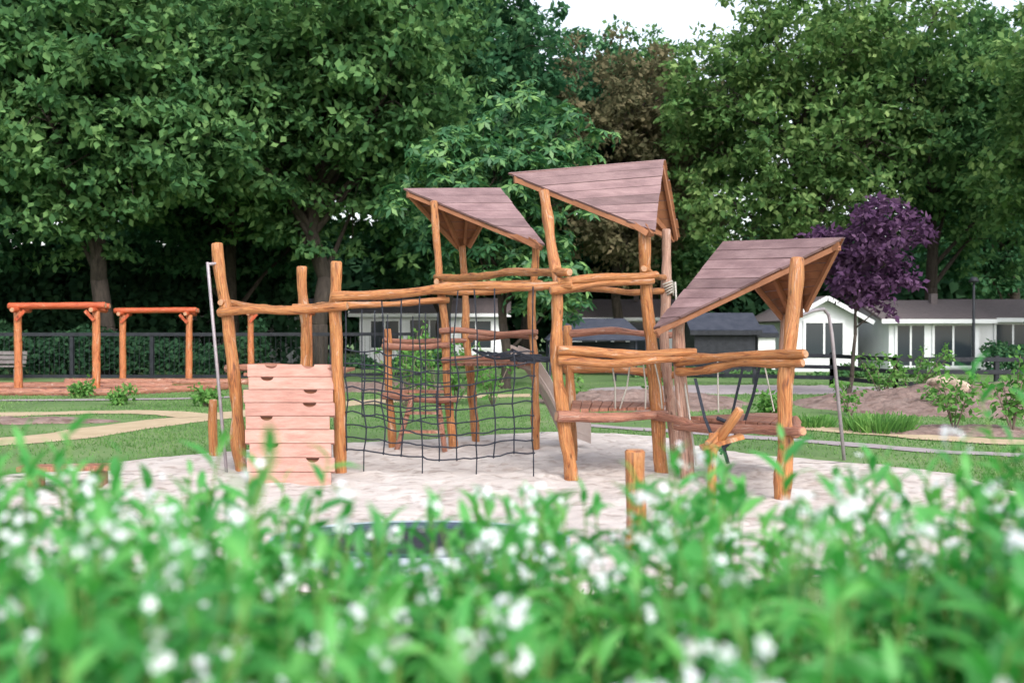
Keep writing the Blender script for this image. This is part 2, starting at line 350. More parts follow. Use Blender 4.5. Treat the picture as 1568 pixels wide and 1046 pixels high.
PATHS = []
def ribbon(name, pts, w, mat, z=.008):
    P = [Vector((*p, 0)) for p in pts]; Q = []
    for i in range(len(P) - 1):
        p0 = P[max(i - 1, 0)]; p1 = P[i]; p2 = P[i + 1]; p3 = P[min(i + 2, len(P) - 1)]
        for k in range(14):
            f = k / 14; Q.append(.5 * ((2 * p1) + (p2 - p0) * f + (2 * p0 - 5 * p1 + 4 * p2 - p3) * f * f + (3 * p1 - p0 - 3 * p2 + p3) * f ** 3))
    Q.append(P[-1]); V = []; F = []
    for i, q in enumerate(Q):
        d = (Q[min(i + 1, len(Q) - 1)] - Q[max(i - 1, 0)]).normalized(); nn = Vector((-d.y, d.x, 0))
        for s in (-1, 1): V.append(q + nn * s * (w / 2 + .12 * noise.noise(q * 2 + Vector((s * 5, 0, 0)))) + Vector((0, 0, z)))
        PATHS.append((q.x, q.y, w / 2))
    for i in range(len(Q) - 1): F.append((2 * i, 2 * i + 1, 2 * i + 3, 2 * i + 2))
    me = bpy.data.meshes.new(name); me.from_pydata([tuple(v) for v in V], [], F); me.materials.append(M[mat]); me.update(); link(name, me)
ribbon('sand_footpath', [(-8.6, 13.2), (-6.9, 14.6), (-6.35, 16.3), (-5.6, 18), (-4.45, 20.2), (-3.2, 21.9), (-1.3, 23.6), (2, 24.6)], 1.1, 'path')
ribbon('sand_footpath', [(-14, 18.3), (-9.6, 18.7), (-7.9, 19.2), (-6.6, 19.0), (-5.7, 18.2)], .8, 'path', .012)
ribbon('paved_footpath', [(1.2, 16.6), (3.4, 14.9), (4.6, 13.9), (5.6, 13.0), (6.6, 12.6), (9, 12.2)], .42, 'grey', .012)
ribbon('sand_footpath', [(3.5, 17.5), (5.9, 15.0), (7.2, 14.0), (9.5, 13.5)], .7, 'path', .016)
ribbon('paved_footpath', [(-16, 22.3), (-9, 22.6), (-6, 23.8)], .5, 'grey', .016)

rng = np.random.default_rng(3)
n = 150000
gy = 5 + 25 * rng.random(n) ** 1.3; gx = rng.uniform(-.62, .62, n) * gy + rng.normal(size=n) * .3
bx = np.array([p.x for p in SAND]); by = np.array([p.y for p in SAND])
cx0, cy0 = .0, 10.8
ang = np.arctan2(by - cy0, bx - cx0); od = np.argsort(ang); rad = np.hypot(bx - cx0, by - cy0)
rr = np.interp(np.arctan2(gy - cy0, gx - cx0), ang[od], rad[od], period=2 * math.pi)
keep = np.hypot(gx - cx0, gy - cy0) > rr - .08 + rng.random(n) * .2
for px, py, w in PATHS[::2]: keep &= np.hypot(gx - px, gy - py) > w + .02
for cx, cy, rx, ry in ((10.2, 21, 3.9, 3.2), (2.9, 22.3, 2.1, 2.8), (-4.3, 27.5, 2.8, 2), (6.5, 26.5, 4.2, 1.7), (7.2, 15.6, 1.7, .7), (-8.6, 17.3, 1.7, .4)): keep &= ((gx - cx) / rx) ** 2 + ((gy - cy) / ry) ** 2 > rng.uniform(.6, 1.15, n)
keep &= (np.sin(gx * 1.3 + gy * .5) + np.sin(gy * 1.1 - gx * .7) + rng.normal(size=n) * .8) > -.6
gx = gx[keep]; gy = gy[keep]; n = len(gx)
hgt = rng.uniform(.02, .06, n); O = np.stack([gx, gy, np.zeros(n)], 1)
R = frames(np.stack([rng.normal(size=n) * .35, rng.normal(size=n) * .35, np.ones(n)], 1), rng.normal(size=(n, 3)), hgt, np.full(n, .011))
V, F = inst(np.array([[-1, 0, 0], [1, 0, 0], [0, 1, .2]]), np.array([[0, 1, 2]]), R, O)
link('grass', npmesh('grass', V, F, M['blade']))

def tuft(name, x, y, h, spread, n, mat='leafS', seed=1, w=.012):
    rng = np.random.default_rng(seed); a = rng.uniform(0, 6.28, n); r = spread * rng.random(n) ** .6
    O = np.stack([x + r * np.cos(a), y + r * np.sin(a), np.zeros(n)], 1)
    R = frames(np.stack([np.cos(a) * .5 + rng.normal(size=n) * .2, np.sin(a) * .5 + rng.normal(size=n) * .2, np.ones(n)], 1), rng.normal(size=(n, 3)), h * rng.uniform(.5, 1.1, n), np.full(n, w))
    V, F = inst(np.array([[-1, 0, 0], [1, 0, 0], [.7, .6, .05], [-.7, .6, .05]]), np.array([[0, 1, 2, 3]]), R, O)
    return link(name, npmesh(name, V, F, M[mat]))
tuft('ornamental_grass', 5.75, 15.6, .5, .5, 500, seed=2)
tuft('ornamental_grass', 4.9, 16.4, .35, .4, 250, seed=3)

def sapling(name, x, y, h, r, n, seed, mat='leafS', size=.11, per=7):
    e = empty(name, (x, y, 0)); rng = np.random.default_rng(seed); b = MB('barkl')
    C = []
    for k in range(4 + seed % 3):
        a = rng.uniform(0, 6.28); tip = Vector((math.cos(a) * r, math.sin(a) * r, h * rng.uniform(.6, 1.1)))
        b.tube([(0, 0, -.02), tuple(tip * .5 + Vector((0, 0, .05 * h))), tuple(tip)], .015, .005, 6)
        for t in np.linspace(.3, 1, n): C.append(np.array(tip) * t + rng.normal(size=3) * .06)
    b.done('stems', e); V, F = leafcloud(rng, np.array(C), np.full(len(C), .11), per, size, .9)
    link('leaves', npmesh('leaves', V, F, M[mat]), e)
sapling('young_shrub', 6.9, 15.5, 1.0, .3, 9, 1, per=4, size=.13); sapling('young_shrub', 7.75, 15.4, 1.1, .3, 9, 2, per=4, size=.13); sapling('young_shrub', 6.3, 18.5, .6, .3, 8, 3, per=4)
sapling('young_shrub', 9.7, 24.0, 1.1, .8, 10, 4); sapling('young_shrub', 8.9, 24.0, .9, .6, 8, 5); sapling('young_shrub', 11.6, 20.5, .7, .4, 7, 6); sapling('young_shrub', 10.2, 19.2, .4, .3, 6, 7); sapling('young_shrub', 8.3, 19.4, .35, .3, 6, 8)
for i, (x, y, h, r) in enumerate([(-2.2, 20.5, 1.5, .7), (-1.2, 21.5, 1.3, .7), (-.4, 20.8, 1.2, .6), (-1.7, 22.5, 1.6, .8), (-8.3, 21.2, .35, .2), (-10.2, 23.4, .3, .2), (-6.4, 20.8, .3, .2), (4.9, 18.8, .35, .2), (3.6, 25.3, .9, .5), (1.0, 21.5, .6, .5)]):
    sapling('garden_shrub', x, y, h, r, 10, 20 + i)

b = bpy.data.meshes.new('boulder')
bm = bmesh.new(); bmesh.ops.create_icosphere(bm, subdivisions=4, radius=1)
for v in bm.verts:
    c = v.co.copy(); f = 1 + .5 * noise.noise(c * 1.1 + Vector((3, 1, 2))) + .22 * noise.noise(c * 2.8)
    v.co = Vector((c.x * .36, c.y * .26, c.z * .22)) * f
bm.to_mesh(b); bm.free(); b.materials.append(M['stone']); o = link('boulder', b); o.location = (9.05, 20.6, .42)

# ------------------------------------------------------------------ climbing frame
PF = empty('playground_climbing_frame')
POST = {
 'A': [(-3.02, 11.1, -.05), (-3.12, 11.1, 1.2), (-3.29, 11.1, 2.55)],
 'B': [(-2.67, 12.8, -.05), (-2.70, 12.8, 2.40)],
 'C': [(-1.86, 10.84, -.05), (-1.93, 10.84, 1.2), (-1.91, 10.84, 2.33)],
 'D1': [(-.76, 13.0, -.05), (-.90, 13.05, 1.7), (-1.03, 13.1, 3.28)],
 'D2': [(-.50, 13.9, -.05), (-.62, 13.9, 1.6), (-.70, 14.0, 2.76)],
 'D3': [(.31, 13.0, -.05), (.28, 13.0, 1.5), (.31, 12.95, 2.74)],
 'D4': [(-1.59, 13.2, -.05), (-1.65, 13.2, 1.60)],
 'M1': [(.64, 10.46, -.05), (.51, 10.46, 1.2), (.50, 10.5, 2.1), (.345, 10.85, 3.10)],
 'M2': [(1.63, 10.84, -.05), (1.56, 10.84, 1.0), (1.43, 10.80, 2.70)],
 'M3': [(1.93, 11.6, -.05), (1.80, 11.6, 1.5), (1.81, 11.65, 2.76)],
 'M4': [(.72, 11.9, -.05), (.66, 11.9, 1.64)],
 'N1': [(2.474, 9.13, -.05), (2.55, 9.2, 1.1), (2.68, 9.35, 2.26)],
 'N2': [(1.84, 10.4, -.05), (1.78, 10.4, 1.0), (1.72, 10.3, 1.74)],
 'N3': [(2.98, 10.75, -.05), (2.96, 10.8, 1.76)],
}
PR = dict(A=.066, B=.066, C=.066, D1=.052, D2=.055, D3=.052, D4=.05, M1=.062, M2=.070, M3=.06, M4=.055, N1=.070, N2=.068, N3=.056)
for k, p in POST.items():
    mt = 'logpale' if k in ('M3', 'N2', 'N3') else 'log'
    b = MB(mt, 'end'); b.tube(p, PR[k] * 1.1, PR[k] * .9, 16, 0, 1, wob=.3, step=.08, bend=.06); b.done('post_' + k, PF)
def at(k, z):
    p = POST[k]
    for a, b in zip(p[:-1], p[1:]):
        if z <= b[2] or b is p[-1]:
            t = (z - a[2]) / (b[2] - a[2]); return Vector(a).lerp(Vector(b), t)
cnt = [0]
def rail(k1, z1, k2, z2, r=.045, o1=.12, o2=.12, off=(0, 0, 0), mat='log', wob=.28, bend=.07):
    a = at(k1, z1) + Vector(off); c = at(k2, z2) + Vector(off); d = (c - a).normalized(); cnt[0] += 1
    b = MB(mat, 'end'); b.tube([a - d * o1, c + d * o2], r * 1.1, r * .94, 14, 0, 1, wob=wob, step=.08, bend=bend); b.done('rail_%d' % cnt[0], PF)
f_ = (0, -.085, 0)
rail('A', 1.79, 'C', 1.85, .045, .05, .14, f_)
rail('A', 1.90, 'B', 1.86, .04, .06, .1)
rail('B', 1.87, 'C', 1.90, .04, .08, .1)
rail('C', 1.96, 'M1', 2.07, .046, .02, .12, f_)
rail('B', 1.88, 'D1', 1.98, .043, .1, .1, (0, -.09, 0))
rail('D1', 2.28, 'M1', 2.20, .046, .08, .22, (0, -.07, 0))
rail('D1', 2.10, 'D3', 2.14, .04, .1, .1, (0, -.08, 0))
rail('D1', 2.22, 'D2', 2.2, .04); rail('D2', 2.2, 'D3', 2.2, .04)
rail('M1', 2.10, 'M2', 2.19, .042, .02, .1, (0, -.09, 0), bend=.16)
rail('M1', 2.02, 'M2', 2.12, .04, .1, .05, (0, -.09, 0), bend=.12)
rail('M1', 2.0, 'M3', 2.05, .036, .1, .1)
rail('M2', 2.25, 'M3', 2.22, .036, .12, .1)
rail('M1', 1.385, 'N2', 1.37, .048, .02, .14, (0, -.10, 0), bend=.08)
rail('M1', 1.28, 'N2', 1.30, .044, .02, .05, (0, -.10, 0), bend=.08)
rail('M4', 1.13, 'M3', 1.07, .045, .05, .1, bend=.12)
rail('M4', 1.55, 'M3', 1.54, .04, .05, .1, mat='logred')
rail('N2', 1.27, 'N1', 1.37, .045, .06, .16, (-.02, -.09, 0), bend=.08)
rail('N2', 1.17, 'N1', 1.29, .042, .04, .14, (-.02, -.09, 0), bend=.08)
rail('N1', 1.36, 'N3', 1.30, .04, .12, .1, (.08, 0, 0))
rail('N2', 1.30, 'N3', 1.28, .038, .1, .1, (0, .09, 0))
rail('D4', 1.38, 'D1', 1.40, .042, .06, .06, (0, -.07, 0), 'logred')
rail('D4', 1.46, 'D2', 1.45, .035, .06, .06, (0, .0, 0), 'logred')
rail('D1', 1.58, 'D3', 1.57, .036, .05, .05, (0, -.07, 0), 'logred')
rail('D1', 1.20, 'D3', 1.22, .036, .05, .05, (0, -.07, 0), 'logred')
rail('D2', 1.5, 'D3', 1.5, .034, .05, .05, (0, .0, 0), 'logred')
rail('D4', .72, 'D1', .70, .045, .1, .1, (0, -.08, 0), 'logred')
rail('M1', .70, 'M2', .68, .05, .1, .1, (0, -.1, 0), 'logred')
rail('M2', .66, 'N2', .63, .045, .08, .08, (0, -.1, 0), 'logred')
rail('N2', .60, 'N1', .68, .044, .12, .2, (-.02, -.1, 0), 'logred')
rail('N2', .60, 'N3', .62, .045, .1, .1, (0, .1, 0), 'logred')
rail('N1', .66, 'N3', .62, .045, .1, .12, (.09, 0, 0), 'logred')
rail('A', 1.16, 'C', 1.16, .04, .1, .1, (0, .08, 0), 'logred')
def deck(name, c00, c10, c11, c01, n, mat='logred', t=.035):
    b = MB(mat); c00, c10, c11, c01 = map(Vector, (c00, c10, c11, c01))
    for i in range(n):
        u = i / n + .006; v = (i + 1) / n - .006
        b.slab([c00.lerp(c10, u), c00.lerp(c10, v), c01.lerp(c11, v), c01.lerp(c11, u)], t)
    b.done(name, PF)
deck('middle_deck', (.62, 10.5, .76), (1.55, 10.85, .76), (1.80, 11.55, .76), (.72, 11.85, .76), 9)
deck('right_deck', (1.85, 10.35, .70), (2.52, 9.25, .72), (2.95, 10.7, .70), (2.7, 10.8, .70), 8)
deck('left_deck', (-.85, 13.05, 1.16), (.28, 13.02, 1.16), (.25, 13.8, 1.16), (-.6, 13.85, 1.16), 10)
deck('start_deck', (-3.0, 11.1, 1.12), (-1.95, 10.95, 1.12), (-2.0, 12.7, 1.12), (-2.65, 12.75, 1.12), 9)
deck('step_board', (-1.62, 13.1, .80), (-.85, 13.05, .80), (-.85, 13.3, .80), (-1.6, 13.35, .80), 3)
b = MB('logred', 'end')
b.tube([(-1.30, 13.05, .74), (-1.50, 12.8, 0)], .035, .035, 9, 0, 1, wob=.1); b.tube([(-.98, 13.05, .74), (-.86, 12.8, 0)], .035, .035, 9, 0, 1, wob=.1)
for t in (.3, .62): b.beam((-1.30 - .2 * t - .03, 13.05 - .25 * t - .03, .74 * (1 - t)), (-.98 + .12 * t + .03, 13.05 - .25 * t - .03, .74 * (1 - t)), .1, .035)
b.done('step_ladder', PF)
def roof(name, R0, R1, F1, F0, G1, G0, n=8):
    R0, R1, F1, F0, G1, G0 = map(Vector, (R0, R1, F1, F0, G1, G0))
    b = MB('roof', 'roofin')
    for (P0, P1, Q1, Q0) in ((R0, R1, F1, F0), (R0, R1, G1, G0)):
        nn = (P1 - P0).cross(Q1 - P0).normalized(); nn = nn if nn.z > 0 else -nn
        for i in range(n):
            u = i / n + .003; v = (i + 1) / n - .003; j = nn * random.uniform(0, .007); k2 = nn * random.uniform(0, .007); ext = (P1 - P0).normalized() * random.uniform(-.012, .012); ex2 = (P1 - P0).normalized() * random.uniform(-.012, .012)
            b.slab([P0.lerp(Q0, u) + j + ext, P1.lerp(Q1, u) + k2 + ex2, P1.lerp(Q1, v) + k2 + ex2, P0.lerp(Q0, v) + j + ext], .026, 0, 1)
    o = MB('roofin')
    for (P, Q) in ((R0, F0), (R1, F1), (R0, G0), (R1, G1)):
        d = (Q - P); c = (R0 + R1 + F0 + F1 + G0 + G1) / 6
        s = (c - (P + Q) / 2); s.z = 0; s = s.normalized() * .05; dn = Vector((0, 0, -.058))
        o.beam(P + s + dn + d * .03, Q + s + dn - d * .03, .035, .05)
    o.beam(R0.lerp(R1, .04) + Vector((0, 0, -.085)), R0.lerp(R1, .96) + Vector((0, 0, -.085)), .06, .08)
    for t in (.33, .66):
        o.beam(R0.lerp(R1, t) + Vector((0, 0, -.08)), G0.lerp(G1, t) + Vector((0, 0, -.06)), .04, .06)
        o.beam(R0.lerp(R1, t) + Vector((0, 0, -.08)), F0.lerp(F1, t) + Vector((0, 0, -.06)), .04, .06)
    b.done(name + '_boards', PF); o.done(name + '_frame', PF)
roof('left_roof', (-1.446, 13.2, 3.47), (-.163, 13.8, 3.56), (.425, 12.7, 2.68), (.29, 12.85, 2.73), (-.62, 14.1, 2.79), (-.79, 14.1, 2.79), 7)
roof('middle_roof', (-.05, 11.0, 3.33), (1.743, 11.4, 3.545), (1.524, 10.6, 2.65), (1.417, 10.68, 2.70), (2.015, 12.0, 2.71), (1.80, 11.9, 2.77), 8)
roof('right_roof', (2.248, 10.6, 2.54), (3.207, 9.6, 2.488), (1.50, 10.12, 1.635), (1.446, 10.2, 1.613), (3.08, 10.3, 1.837), (2.975, 10.85, 1.75), 9)
b = MB('panel', 'panelback')
BL = Vector((-2.66, 10.03, .0)); BR = Vector((-1.80, 10.03, .0)); TL = Vector((-2.93, 10.98, 1.20)); TR = Vector((-1.99, 10.98, 1.20))
up = ((TL - BL)).normalized(); rt = (BR - BL).normalized(); nn = rt.cross(up).normalized()
if nn.y > 0: nn = -nn
nb = 9
for i in range(nb):
    t0 = i / nb + .003; t1 = (i + 1) / nb - .003
    o0 = random.uniform(-.03, .03); o1 = random.uniform(-.03, .03)
    l0 = BL.lerp(TL, t0) - rt * o0; r0 = BR.lerp(TR, t0) + rt * o1; l1 = BL.lerp(TL, t1) - rt * o0; r1 = BR.lerp(TR, t1) + rt * o1
    holes = {1: [.75], 2: [.28], 4: [.25], 5: [.72], 6: [.75], 7: [.22], 8: [.28, .72]}.get(i, [])
    top = [l1]
    for h in holes:
        for k in range(9):
            a = math.pi * (1 - k / 8); top.append(l1.lerp(r1, h + math.cos(a) * .075) - up * math.sin(a) * .055)
    top.append(r1)
    poly = [l0, r0] + top[::-1]
    b.prism(poly, [p + nn * .035 for p in poly], 0)
b.done('climbing_wall', PF)
b = MB('panelback')
b.slab([BL.lerp(TL, .02) + rt * .06 - nn * .015, BR.lerp(TR, .02) - rt * .06 - nn * .015, BR.lerp(TR, .97) - rt * .06 - nn * .015, BL.lerp(TL, .97) + rt * .06 - nn * .015], .02)
b.done('climbing_wall_backing', PF)
b = MB('rope')
def netpt(u, z):
    x = -1.80 + 2.02 * u; y = 10.80 - .3 * u + .12 * math.sin(u * math.pi) * (1.4 - z)
    return (x + .022 * noise.noise((u * 9, z * 3, 1)) * 2, y + .03 * math.sin(u * 21 + z * 4), z + .03 * math.sin(u * math.pi * 2.3 + 1) - .05 * math.sin(u * math.pi) + .03 * noise.noise((u * 14, z * 4, 5)))
nu = 11; zs = [.27 + .135 * k for k in range(9)]
for i in range(nu):
    u = i / (nu - 1); zt = 1.95 + .1 * u if i % 2 == 0 or i in (3, 7) else zs[-1]
    b.tube([netpt(u, z) for z in zs] + ([netpt(u, 1.6), (netpt(u, 1)[0], 10.76 - .36 * u, zt)] if zt > 1.5 else []), .0085, .0085, 6)
    if i % 3 == 1: b.tube([netpt(u, .27), (netpt(u, .2)[0], netpt(u, .2)[1], .03)], .007, .007, 5)
for z in zs: b.tube([netpt(i / 30, z) for i in range(31)], .0085, .0085, 6)
for i in range(nu):
    for z in zs: b.ball(netpt(i / (nu - 1), z), .02)
def np2(u, z): return (-1.9 + 1.1 * u, 12.6 + .3 * u, z - .08 * math.sin(u * math.pi) + .03 * math.sin(u * 11))
for i in range(8): b.tube([np2(i / 7, z) for z in (.5, .8, 1.1, 1.5, 1.85)], .008, .008, 5)
for z in (.5, .65, .8, .95, 1.1): b.tube([np2(i / 16, z) for i in range(17)], .008, .008, 5)
for t in np.linspace(0, 1, 7):
    b.tube([(.0 + .55 * t, 12.9 - 2.3 * t, 1.33 - .08 * math.sin(t * 3.14)), (-.2 + .55 * t, 12.7 - 2.1 * t, 1.26), (-.5 + .6 * t, 12.9 - 2.3 * t, 1.33)], .01, .01, 5)
for s in (0, -.5): b.tube([(s + .6 * t, 12.95 - 2.4 * t, 1.34 - .08 * math.sin(t * 3.14)) for t in np.linspace(0, 1, 10)], .018, .018, 6)
b.done('climbing_net', PF)
b = MB('rope')
for i in range(6):
    t = (i + .5) / 6; b.box((.05 + .5 * t, 12.6 - 1.9 * t, 1.29 - .05 * math.sin(t * 3.14)), (.55, .18, .03), Matrix.Rotation(.1, 3, 'Z'))
b.done('rubber_bridge_treads', PF)
b = MB('rope', 'ropepale')
def strap(P, w, m=0):
    P = [Vector(p) for p in P]
    for a, c in zip(P[:-1], P[1:]): b.beam(a, c + (c - a).normalized() * .004, w, .008, m, up=(0, 1, .1))
strap([(2.42, 9.72, 1.26), (2.36, 9.74, .95), (2.28, 9.76, .70), (2.16, 9.8, .50), (2.06, 9.82, .40), (2.0, 9.85, .50), (1.92, 9.9, .72), (1.86, 10.1, 1.1)], .03)
strap([(2.30, 9.9, 1.24), (2.16, 9.9, .62), (2.08, 9.9, .36)], .025)
b.tube([(2.1, 9.85, .42), (2.14, 9.85, .28)], .02, .02, 7); b.tube([(2.04, 9.9, .72), (2.2, 9.86, .66)], .02, .02, 7)
for x0, x1 in ((1.05, 1.1), (1.25, 1.15), (1.38, 1.42), (1.50, 1.60)):
    b.tube([(x0, 10.5, 1.28), ((x0 + x1) / 2 + .02, 10.55, 1.0), (x1, 10.6, .76)], .009, .009, 5, 1)
b.tube([(1.72, 10.5, 2.1), (1.75, 10.4, 1.4), (1.84, 10.3, .7), (1.9, 10.25, .2)], .011, .011, 6, 1)
b.tube([(2.25, 10.9, 1.28), (2.2, 10.6, .72)], .009, .009, 5, 1); b.tube([(2.75, 10.9, 1.28), (2.82, 10.7, .72)], .009, .009, 5, 1)
for k in range(5): b.tube([(1.75 + .012 * k, 11.55, 2.12 - k * .03), (1.85, 11.50, 2.16 - k * .03), (1.88, 11.6, 2.12 - k * .03)], .012, .012, 5, 1)
b.done('ropes_and_straps', PF)
b = MB('slide')
a0 = Vector((-.02, 13.75, 1.22)); pts = [a0, a0 + Vector((.20, -.02, -.08)), Vector((.40, 13.62, .80)), Vector((.62, 13.5, .34)), Vector((.92, 13.4, .22))]
w = Vector((.1, -.48, 0))
for p, q in zip(pts[:-1], pts[1:]):
    b.slab([p, q, q + w, p + w], .015)
    for s in (Vector((0, 0, 0)), w):
        b.prism([p + s + Vector((.0, 0, -.10)), q + s + Vector((0, 0, -.10)), q + s + Vector((0, 0, .17)), p + s + Vector((0, 0, .17))], [p + s + Vector((.01, .025, -.10)), q + s + Vector((.01, .025, -.10)), q + s + Vector((.01, .025, .17)), p + s + Vector((.01, .025, .17))])
b.done('slide', PF)
b = MB('steel'); b.tube([(-3.36, 11.0, 2.34), (-3.14, 10.95, -.03)], .018, .018, 10); b.tube([(-3.36, 11.0, 2.32), (-3.24, 11.08, 2.34)], .018, .018, 8)
b.done('sliding_pole', PF)
b = MB('steel'); b.tube([(3.0, 10.85, 1.66), (3.3, 11.4, 1.76), (3.62, 11.95, 1.83), (3.80, 12.15, 1.85), (3.88, 12.2, 1.78), (3.92, 12.2, 1.55), (4.08, 12.2, -.03)], .022, .022, 10)
b.done('curved_pole', PF)
def stump(name, P, r, mat='log'):
    b = MB(mat, 'end'); b.tube(P, r * 1.05, r * .95, 14, 0, 1, wob=.2, step=.08, bend=.03); b.done(name)
stump('wooden_post', [(.87, 7.1, -.05), (.88, 7.1, .73)], .072)
stump('wooden_post', [(-3.72, 12.4, -.05), (-3.73, 12.4, .72)], .055)
e = empty('spring_rocker'); b = MB('log', 'end')
b.tube([(1.67, 8.35, -.05), (1.70, 8.4, .72)], .042, .038, 12, 0, 1, wob=.15, step=.1)
b.tube([(1.66, 8.5, .50), (1.90, 8.3, .93)], .05, .04, 12, 0, 1, wob=.15, step=.1)
b.tube([(1.62, 8.25, .66), (1.80, 8.5, .76)], .022, .022, 8, 0, 1)
b.beam((1.60, 8.42, .60), (1.95, 8.42, .70), .14, .035); b.done('rocker_body', e)

e = empty('ground_trampoline')
def disc(name, cx, cy, r0, r1, z, h, mat, n=48):
    b = MB(mat)
    for i in range(n):
        a = 2 * math.pi * i / n; c = 2 * math.pi * (i + 1) / n
        q = lambda r, t, zz: (cx + r * math.cos(t) * 1.15, cy + r * math.sin(t) * .7, zz)
        b.prism([q(r0, a, z), q(r1, a, z), q(r1, c, z), q(r0, c, z)], [q(r0, a, z + h), q(r1, a, z + h), q(r1, c, z + h), q(r0, c, z + h)])
    b.done(name, e)
disc('pad', -.65, 7.05, .66, .90, .0, .115, 'blue'); disc('rim', -.65, 7.05, .903, .925, .0, .125, 'concrete'); disc('mat', -.65, 7.05, .01, .657, .0, .10, 'black')
e = empty('low_bench'); b = MB('logred', 'end'); b.beam((-4.9, 9.9, .22), (-4.0, 10.02, .22), .22, .05)
b.box((-4.75, 9.92, .09), (.1, .18, .2)); b.box((-4.15, 10.0, .09), (.1, .18, .2)); b.done('seat', e)

# ------------------------------------------------------------------ pergolas
def pergola(x0, x1, y, z):
    e = empty('wooden_pergola'); b = MB('logor', 'end', 'beamor')
    for x in (x0, x1):
        b.tube([(x, y, -.05), (x + random.uniform(-.03, .03), y, z)], .10, .09, 12, 0, 1, wob=.12, step=.2)
        b.beam((x, y - .12, z - .22), (x + (.22 if x == x0 else -.22), y - .12, z + .02), .05, .08, 2)
        b.tube([(x, y - .3, z + .04), (x, y + .6, z + .04)], .065, .065, 10, 2, 1, wob=.1, step=.2)
    b.tube([(x0 - .22, y, z + .14), (x1 + .22, y, z + .16)], .085, .08, 12, 2, 1, wob=.1, step=.2)
    b.tube([(x0 - .15, y + .45, z + .14), (x1 + .15, y + .45, z + .15)], .075, .07, 12, 2, 1, wob=.1, step=.2)
    b.done('frame', e)
pergola(-12.35, -10.4, 24.9, 2.05); pergola(-11.5, -9.55, 29.4, 2.02); pergola(-8.0, -6.2, 30.5, 2.05)
e = empty('timber_border'); b = MB('logred', 'end')
for (a, c) in (((-15, 24.2), (-9.7, 24.2)), ((-9.7, 24.2), (-7.6, 26.5)), ((-15, 26.9), (-9.2, 26.9)), ((-13, 29), (-7.7, 29))):
    b.tube([(*a, .07), (*c, .07)], .12, .11, 10, 0, 1, wob=.1, step=.4)
b.done('logs', e)
blob('soil_bed', ell(-11.8, 25.6, 3.4, 1.5), 'soil', .05, 16, .0)

def bench(x, y, rot):
    e = empty('park_bench', (x, y, 0)); e.rotation_euler = (0, 0, rot); b = MB('benchw')
    for i in range(3): b.box((0, -.15 + i * .15, .45), (1.6, .12, .04))
    for i in range(3): b.box((0, .26 + i * .03, .58 + i * .14), (1.6, .03, .11))
    for s in (-.65, .65): b.box((s, -.15, .215), (.07, .07, .43)); b.box((s, .24, .43), (.07, .06, .86)); b.box((s, .04, .40), (.07, .45, .05))
    b.done('seat_and_frame', e)
bench(-16.2, 31.3, .0)

def railfence(name, pts, h, sp, rails, mesh=False):
    e = empty(name); b = MB('black')
    for (a, c) in zip(pts[:-1], pts[1:]):
        a = Vector((*a, 0)); c = Vector((*c, 0)); L = (c - a).length; n = max(1, int(L / sp))
        for i in range(n + 1): p = a.lerp(c, i / n); b.box(p + Vector((0, 0, h / 2)), (.10, .10, h))
        for z in rails: b.beam(a + Vector((0, -.06, z)), c + Vector((0, -.06, z)), .03, .11)
        if mesh:
            for i in range(int(L / .16)): p = a.lerp(c, (i + .5) / int(L / .16)); b.beam(p + Vector((0, -.02, .05)), p + Vector((0, -.02, h - .05)), .012, .012, up=(0, 1, 0))
    b.done('posts_and_rails', e)
railfence('black_rail_fence', [(3.2, 31), (9.0, 28), (9.6, 24.9), (14.5, 24.6), (22, 25.5)], .95, 1.9, (.25, .55, .86))
railfence('mesh_fence', [(-27, 32), (-9, 32), (-3, 34)], 1.5, 2.4, (.1, 1.45), True)
e = empty('street_lamp'); b = MB('black'); b.tube([(15.3, 33, 0), (15.3, 33, 3.15)], .05, .04, 10); b.tube([(15.3, 33, 3.15), (15.3, 33, 3.2)], .05, .17, 12); b.tube([(15.3, 33, 3.2), (15.3, 33, 3.32)], .17, .10, 12); b.tube([(15.3, 33, 0), (15.3, 33, .3)], .09, .08, 10)
b.done('lamp_column', e)

